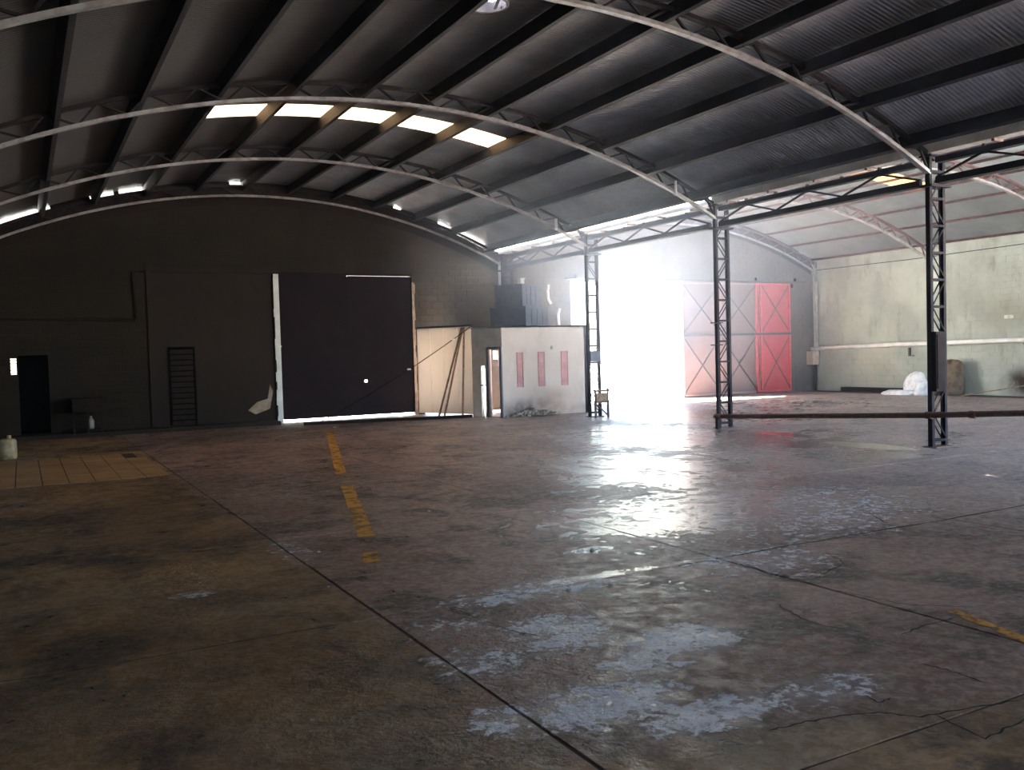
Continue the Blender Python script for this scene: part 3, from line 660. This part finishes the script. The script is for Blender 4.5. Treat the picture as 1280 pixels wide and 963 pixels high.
e.build('broken_edge', M['plaster'], booth)
rb_ = MB()                                           # rubble heap at the booth foot is broken render
booth_rub = empty('rubble_heap', (12.5, 21.95, 0), 'low heap of dark rubble against the foot of the booth', 'rubble')
for i in range(60):
    t_ = random.gauss(0, .38); x = 12.6+t_; y = 22.05-abs(random.gauss(0, .1)); r = random.uniform(.03, .085); z = max(0, .2*(1-abs(t_)/1.0))*random.random()
    vs = [(x+r*cos(a*pi/3+i)*random.uniform(.7,1.2), y+r*sin(a*pi/3+i)*random.uniform(.6,1), z+r*h*.8) for h in (0, 1) for a in range(6)]
    rb_.add(vs, [(5,4,3,2,1,0),(6,7,8,9,10,11)]+[(a, (a+1)%6, (a+1)%6+6, a+6) for a in range(6)])
rb_.build('rubble', M['debris'], booth_rub, kind='stuff')
# white gate panel between jamb and booth
gp = empty('gate_panel', (10.9, 24.2, 0), 'cream white sheet panel standing between the dark door and the booth', 'panel')
pa, pb = Vector((*PA, 0)), Vector((*PB, 0))
for i in range(4):
    p, q = pa+(pb-pa)*(i/4+.003), pa+(pb-pa)*((i+1)/4-.003); pwall(MB(), (p.x, p.y), (q.x, q.y), 2.6, .03, z0=.07).build('board', M['panel'], gp)
pwall(MB(), PA, PB, 2.63, .06, z0=2.58).build('top_rail', M['track'], gp)
pd = (pb-pa).normalized(); pn = Vector((pd.y, -pd.x, 0))
if pn.y > 0: pn = -pn
def onp(t_, off, z): v = pa+(pb-pa)*t_+pn*off; return (v.x, v.y, z)
for i, (b0, t1, lab) in enumerate(((.50, .86, 'thin wooden pole leaning furthest left on the cream panel'), (.60, .88, 'middle wooden pole leaning on the cream panel'), (.93, .90, 'wooden pole standing nearest the booth on the cream panel'))):
    tag(MB().tube([onp(b0, .32, 0), onp((b0+t1)/2, .19, 1.28), onp(t1, .06, 2.56)], .03, 8).build('wooden_pole', M['wood'], smooth=True), lab, 'pole', 'poles leaning on the cream panel')
tag(MB().beam((6.62, 24.03, .04), (11.15, 22.98, .04), .1, .08).build('floor_beam', M['brown']), 'long dark beam lying on the floor in front of the big dark door', 'beam')
cb = empty('cable', (6.9, 24, 0), 'thin dark cable sagging from the booth corner down to the floor', 'cable')
P0, P1 = Vector((6.95, 23.9, .03)), Vector((11.28, 23.15, 2.58)); pts = [P0+(P1-P0)*t_-Vector((0,0,.45*t_*(1-t_))) for t_ in [i/24 for i in range(25)]]
MB().tube(pts, .012, 6).build('wire', M['black'], cb)
for i in (14, 21): MB().box(pts[i].x-.05, pts[i].x+.05, pts[i].y-.02, pts[i].y+.02, pts[i].z-.015, pts[i].z+.03).build('clip', M['white'], cb)

# crates on the booth roof
def crate(cx, cy, z0, z1, hw, hd, rot, label, name='storage_crate', mat=None):
    t = empty(name, (cx, cy, z0), label, 'crate')
    mat = mat or M['crate']
    for nm, (a, b, c_, d_, e_, f_) in {'body': (-hw, hw, -hd, hd, 0, z1-z0-.03), 'lid': (-hw-.02, hw+.02, -hd-.02, hd+.02, z1-z0-.03, z1-z0)}.items():
        o = MB().box(a, b, c_, d_, e_, f_).build(nm, mat); o.parent = t
    for x in (-hw*.5, 0, hw*.5):
        o = MB().box(x-.015, x+.015, -hd-.012, -hd, .05, z1-z0-.06).build('rib', mat); o.parent = t
    t.rotation_euler = (0, 0, rot); return t
crate(13.05, 23.5, HB, 3.12, .62, .62, radians(28), 'wide slate blue crate on the booth roof, lower of two')
crate(13.0, 23.5, 3.12, 3.78, .48, .48, radians(28), 'slate blue crate stacked on the wider crate above the booth')
crate(13.05, 23.35, 3.78, 3.98, .07, .07, .2, 'small white box on top of the stacked blue crates', 'carton', M['white'])
tag(MB().tube([(13.42, 25.38, 2.56), (13.42, 25.38, 4.5), (13.5, 25.38, 4.7)], .045, 8).build('drain_pipe', M['white'], smooth=True), 'pale upright drain pipe in the corner left of the stacked crates', 'pipe')
tag(MB().tube([(15.22, 25.4, 3.98), (15.18, 25.4, 3.8), (15.2, 25.4, 3.5), (15.3, 25.4, 3.35)], .05, 8).build('light_spot_stub', M['white'], smooth=True), 'bent white piece standing in for a light spot right of the upper crate', 'pipe')  # white stubs stand in for bright light spots
tag(MB().tube([(15.62, 25.4, 3.2), (15.56, 25.4, 3.0), (15.58, 25.4, 2.6)], .05, 8).build('light_spot_stub', M['white'], smooth=True), 'bent white piece standing in for a light spot right of the lower crate', 'pipe')

# left part of the back wall
MB().box(XL, 6.2, 24.75, YB, 0, .1).build('trim_7', M['infill'], kind='structure')
tag(MB().tube([(-1.25, 25.44, 3.0), (2.68, 25.44, 2.92), (2.72, 25.44, 2.95), (2.66, 25.44, 4.17), (2.98, 25.44, 4.19)], .045, 8).build('conduit', M['brown']), 'dark conduit bending up the wall left of the rendered infill', 'conduit')
tag(MB().add([(5.5,25.545,.4),(5.7,25.545,.28),(6.1,25.545,.42),(6.2,25.545,.9),(6.12,25.545,1.1),(6.05,25.545,.7),(5.75,25.545,.62), (5.5,25.56,.4),(5.7,25.56,.28),(6.1,25.56,.42),(6.2,25.56,.9),(6.12,25.56,1.1),(6.05,25.56,.7),(5.75,25.56,.62)],
    [(0,1,2,3,4,5,6)]+[(i, i+7, (i+1)%7+7, (i+1)%7) for i in range(7)]).build('plaster_patch', M['plaster']), 'bare pale plaster patch low on the rendered infill', 'plaster patch')
t = empty('metal_cabinet', (1.42, 25.0, .1), 'dark metal cabinet with open lower shelf at the wall', 'cabinet')
MB().box(1.08, 1.76, 24.85, 25.45, .62, .92).build('body', M['brown'], t); MB().box(1.05, 1.79, 24.82, 25.47, .92, .96).build('top', M['brown'], t)
for x in (1.1, 1.42, 1.74):
    MB().box(x-.025, x+.025, 24.86, 24.91, .1, .62).build('leg', M['brown'], t)
MB().box(1.1, 1.74, 24.9, 25.4, .16, .18).build('shelf', M['brown'], t)
tag(MB().lathe(1.5, 25.1, [(.06,.18),(.075,.2),(.075,.38),(.03,.45),(.03,.5)], 12).build('glass_jar', M['galv'], smooth=True), 'small pale jar on the low shelf of the dark cabinet', 'jar')
t = empty('plastic_drum', (-.3, 20.2, 0), 'cream plastic drum on the floor at the left edge', 'drum')
MB().lathe(-.3, 20.2, [(.15,0),(.17,.03),(.17,.15),(.178,.17),(.17,.19),(.17,.34),(.15,.38),(.07,.40)], 24).build('body', M['cream'], t, smooth=True)
MB().lathe(-.26, 20.2, [(.04,.40),(.04,.46)], 12).build('cap', M['cream'], t)

# right wall fittings
t = empty('wall_pipe', (27.1, 20, 1.65), 'long white pipe fixed along the right wall', 'pipe')
MB().tube([(27.12, 25.45, 1.61), (27.12, 21.9, 1.70), (27.12, 17.0, 1.75), (27.12, 13, 1.80)], .075, 10).build('pipe_run', M['white'], t, smooth=True)
for y in (24.5, 22, 19.5, 17): MB().box(27.1, 27.29, y-.02, y+.02, 1.60, 1.66).build('bracket', M['galv'], t)
tag(MB().box(26.85, 27.2, 25.15, 25.45, 1.0, 1.52).build('meter_box', M['plaster']), 'beige box under the end of the white wall pipe', 'box')
tag(MB().tube([(27.15, 25.2, 1.52), (27.15, 25.2, 4.95)], .05, 8).build('drain_pipe', M['galv'], smooth=True), 'grey drain pipe rising in the far right corner', 'pipe')
tag(MB().tube([(27.15, 25.3, 0), (27.15, 25.3, 1.0)], .05, 8).build('drain_pipe', M['brown'], smooth=True), 'dark drain pipe below the beige box', 'pipe')
tag(MB().tube([(27.26, 25.3, 4.66), (27.26, 21, 4.64), (27.26, 17, 4.70), (27.26, 13, 4.72)], .012, 6).build('wall_cable', M['black']), 'thin dark cable running high along the right wall', 'cable')
tag(MB().box(27.25, 27.28, 17.36, 17.66, 2.43, 2.54).build('plaque', M['sign']), 'small pale plaque on the right wall', 'sign')
tag(MB().box(27.2, 27.28, 21.1, 21.15, 1.3, 1.58).box(27.2, 27.28, 20.95, 21.15, 1.28, 1.31).build('hook', M['track']), 'small dark hook below the white wall pipe', 'hook')
tag(MB().box(26.95, 27.25, 21.2, 23.9, 0, .16).build('plank', M['brown']), 'long dark plank on the floor along the right wall', 'plank')
tag(MB().box(26.8, 27.0, 20.9, 22.4, 0, .06).build('plank', M['brown']), 'low plank lying beside the dark plank at the right wall', 'plank')
tag(MB().tube([(26.0, 18.3, .03), (26.9, 16.9, .33), (27.2, 16.0, .55)], .02, 6).build('thin_pole', M['wood']), 'thin pale pole leaning on the sooty wall patch', 'pole')
def lump(cx, cy, z0, rx, ry, rz, seed, n=14, m_=9, am=.16):
    rnd = random.Random(seed); ph = [rnd.uniform(0, 6) for _ in range(6)]; vs = []
    for i in range(m_+1):
        th = pi/2*i/m_; pr = cos(th)**.55 if i < m_ else 0.02
        for k_ in range(n):
            a = 2*pi*k_/n; w_ = 1+am*(sin(2*a+ph[0]+th*2)+.6*sin(3*a+ph[1]-th*3)+.5*sin(5*a+ph[2]))
            vs.append((cx+rx*pr*cos(a)*w_, cy+ry*pr*sin(a)*w_, z0+rz*sin(th)*(1+.05*sin(a*2+ph[3]))))
    fs = [(i*n+k_, i*n+(k_+1)%n, (i+1)*n+(k_+1)%n, (i+1)*n+k_) for i in range(m_) for k_ in range(n)]+[tuple(range(n))[::-1], tuple(m_*n+k_ for k_ in range(n))]
    return MB().add(vs, fs)
tag(lump(26.85, 19.25, 0, .3, .45, 1.12, 3, am=.24).build('canvas_bundle', M['canvas'], smooth=True), 'olive brown canvas bundle standing at the right wall', 'bundle')
tag(lump(26.6, 20.35, 0, .3, .4, .75, 5).build('sack', M['sack'], smooth=True), 'tall white sack beside the canvas bundle', 'sack', 'white sacks at the right wall')
tag(lump(26.35, 19.9, 0, .25, .3, .45, 8).build('sack', M['sack'], smooth=True), 'white sack slumped in front of the canvas bundle', 'sack', 'white sacks at the right wall')
tag(lump(26.2, 20.7, 0, .3, .65, .16, 9).build('sack', M['sack'], smooth=True), 'flat white sack on the floor nearest the column', 'sack', 'white sacks at the right wall')

# roof vent -----------------------------------------------------------------------------------
hx, hy, hr = HOLE; hz = zmain(hx, 16.62)
v = empty('roof_vent', (hx, hy, hz), 'round white daylight vent in the left nave roof', 'roof vent')
n = 40; mb = MB(); vs = [(hx+r*cos(2*pi*q/n), hy+r*sin(2*pi*q/n), z) for r, z in ((hr+.03, hz-.035), (hr-.01, hz-.035), (hr-.01, hz+.12), (hr+.03, hz+.12)) for q in range(n)]
mb.add(vs, [(i*n+q, i*n+(q+1)%n, ((i+1)%4)*n+(q+1)%n, ((i+1)%4)*n+q) for i in range(4) for q in range(n)]).build('collar', M['galv'], v)
mb = MB(); nn = 60; rows = [(-hr+2*hr*i/nn) for i in range(nn+1)]
for i in range(nn):
    y0, y1 = rows[i], rows[i+1]; w0 = sqrt(max(hr*hr-y0*y0, 0)); w1 = sqrt(max(hr*hr-y1*y1, 0)); z0, z1 = (hz+.12+.02*sin(y*2*pi/.07) for y in (y0, y1))
    mb.add([(hx-w0, hy+y0, z0), (hx+w0, hy+y0, z0), (hx+w1, hy+y1, z1), (hx-w1, hy+y1, z1)], [(0,1,2,3)])
mb.build('translucent_cap', M['ventcap'], v)
MB().beam((hx+.08, hy-.22, hz+.05), (hx+.16, hy+.1, hz-.02), .05, .01).build('strap', M['white'], v)

# small pale plates hanging from trusses
tag(MB().box(12.30, 12.33, 15.2, 15.24, 5.02, 5.33).build('hanger_plate', M['white']), 'small white hanger plate on the truss at the second column', 'plate')
tag(MB().box(12.44, 12.50, 20.32, 20.36, 4.98, 5.27).build('hanger_plate', M['white']), 'small white hanger plate on the truss above the booth', 'plate')

# crumbs and litter on the floor
for i, (x, y) in enumerate([(5.85,12.2),(4.45,6.79),(2.76,5.02),(3.9,5.7),(3.55,5.75),(1.95,3.6),(2.2,4.1),(7.0,22.6),(8.0,22.4),(8.6,22.9),(4.9,22.9),(2.2,8.6),(2.35,8.2),(1.9,6.4),(2.05,6.9),(1.2,4.4)]):
    r = random.uniform(.007, .013)*(1+.12*y); h = 6
    vs = [(x+r*cos(a*pi/3)*random.uniform(.7,1.2), y+r*sin(a*pi/3)*random.uniform(.6,1), q*r*.5) for q in (0, 1) for a in range(h)]
    tag(MB().add(vs, [(5,4,3,2,1,0),(6,7,8,9,10,11)]+[(a, (a+1)%6, (a+1)%6+6, a+6) for a in range(6)]).build('concrete_crumb', M['debris']), 'small pale crumb of concrete lying on the stained floor', 'crumb', 'crumbs on the floor')
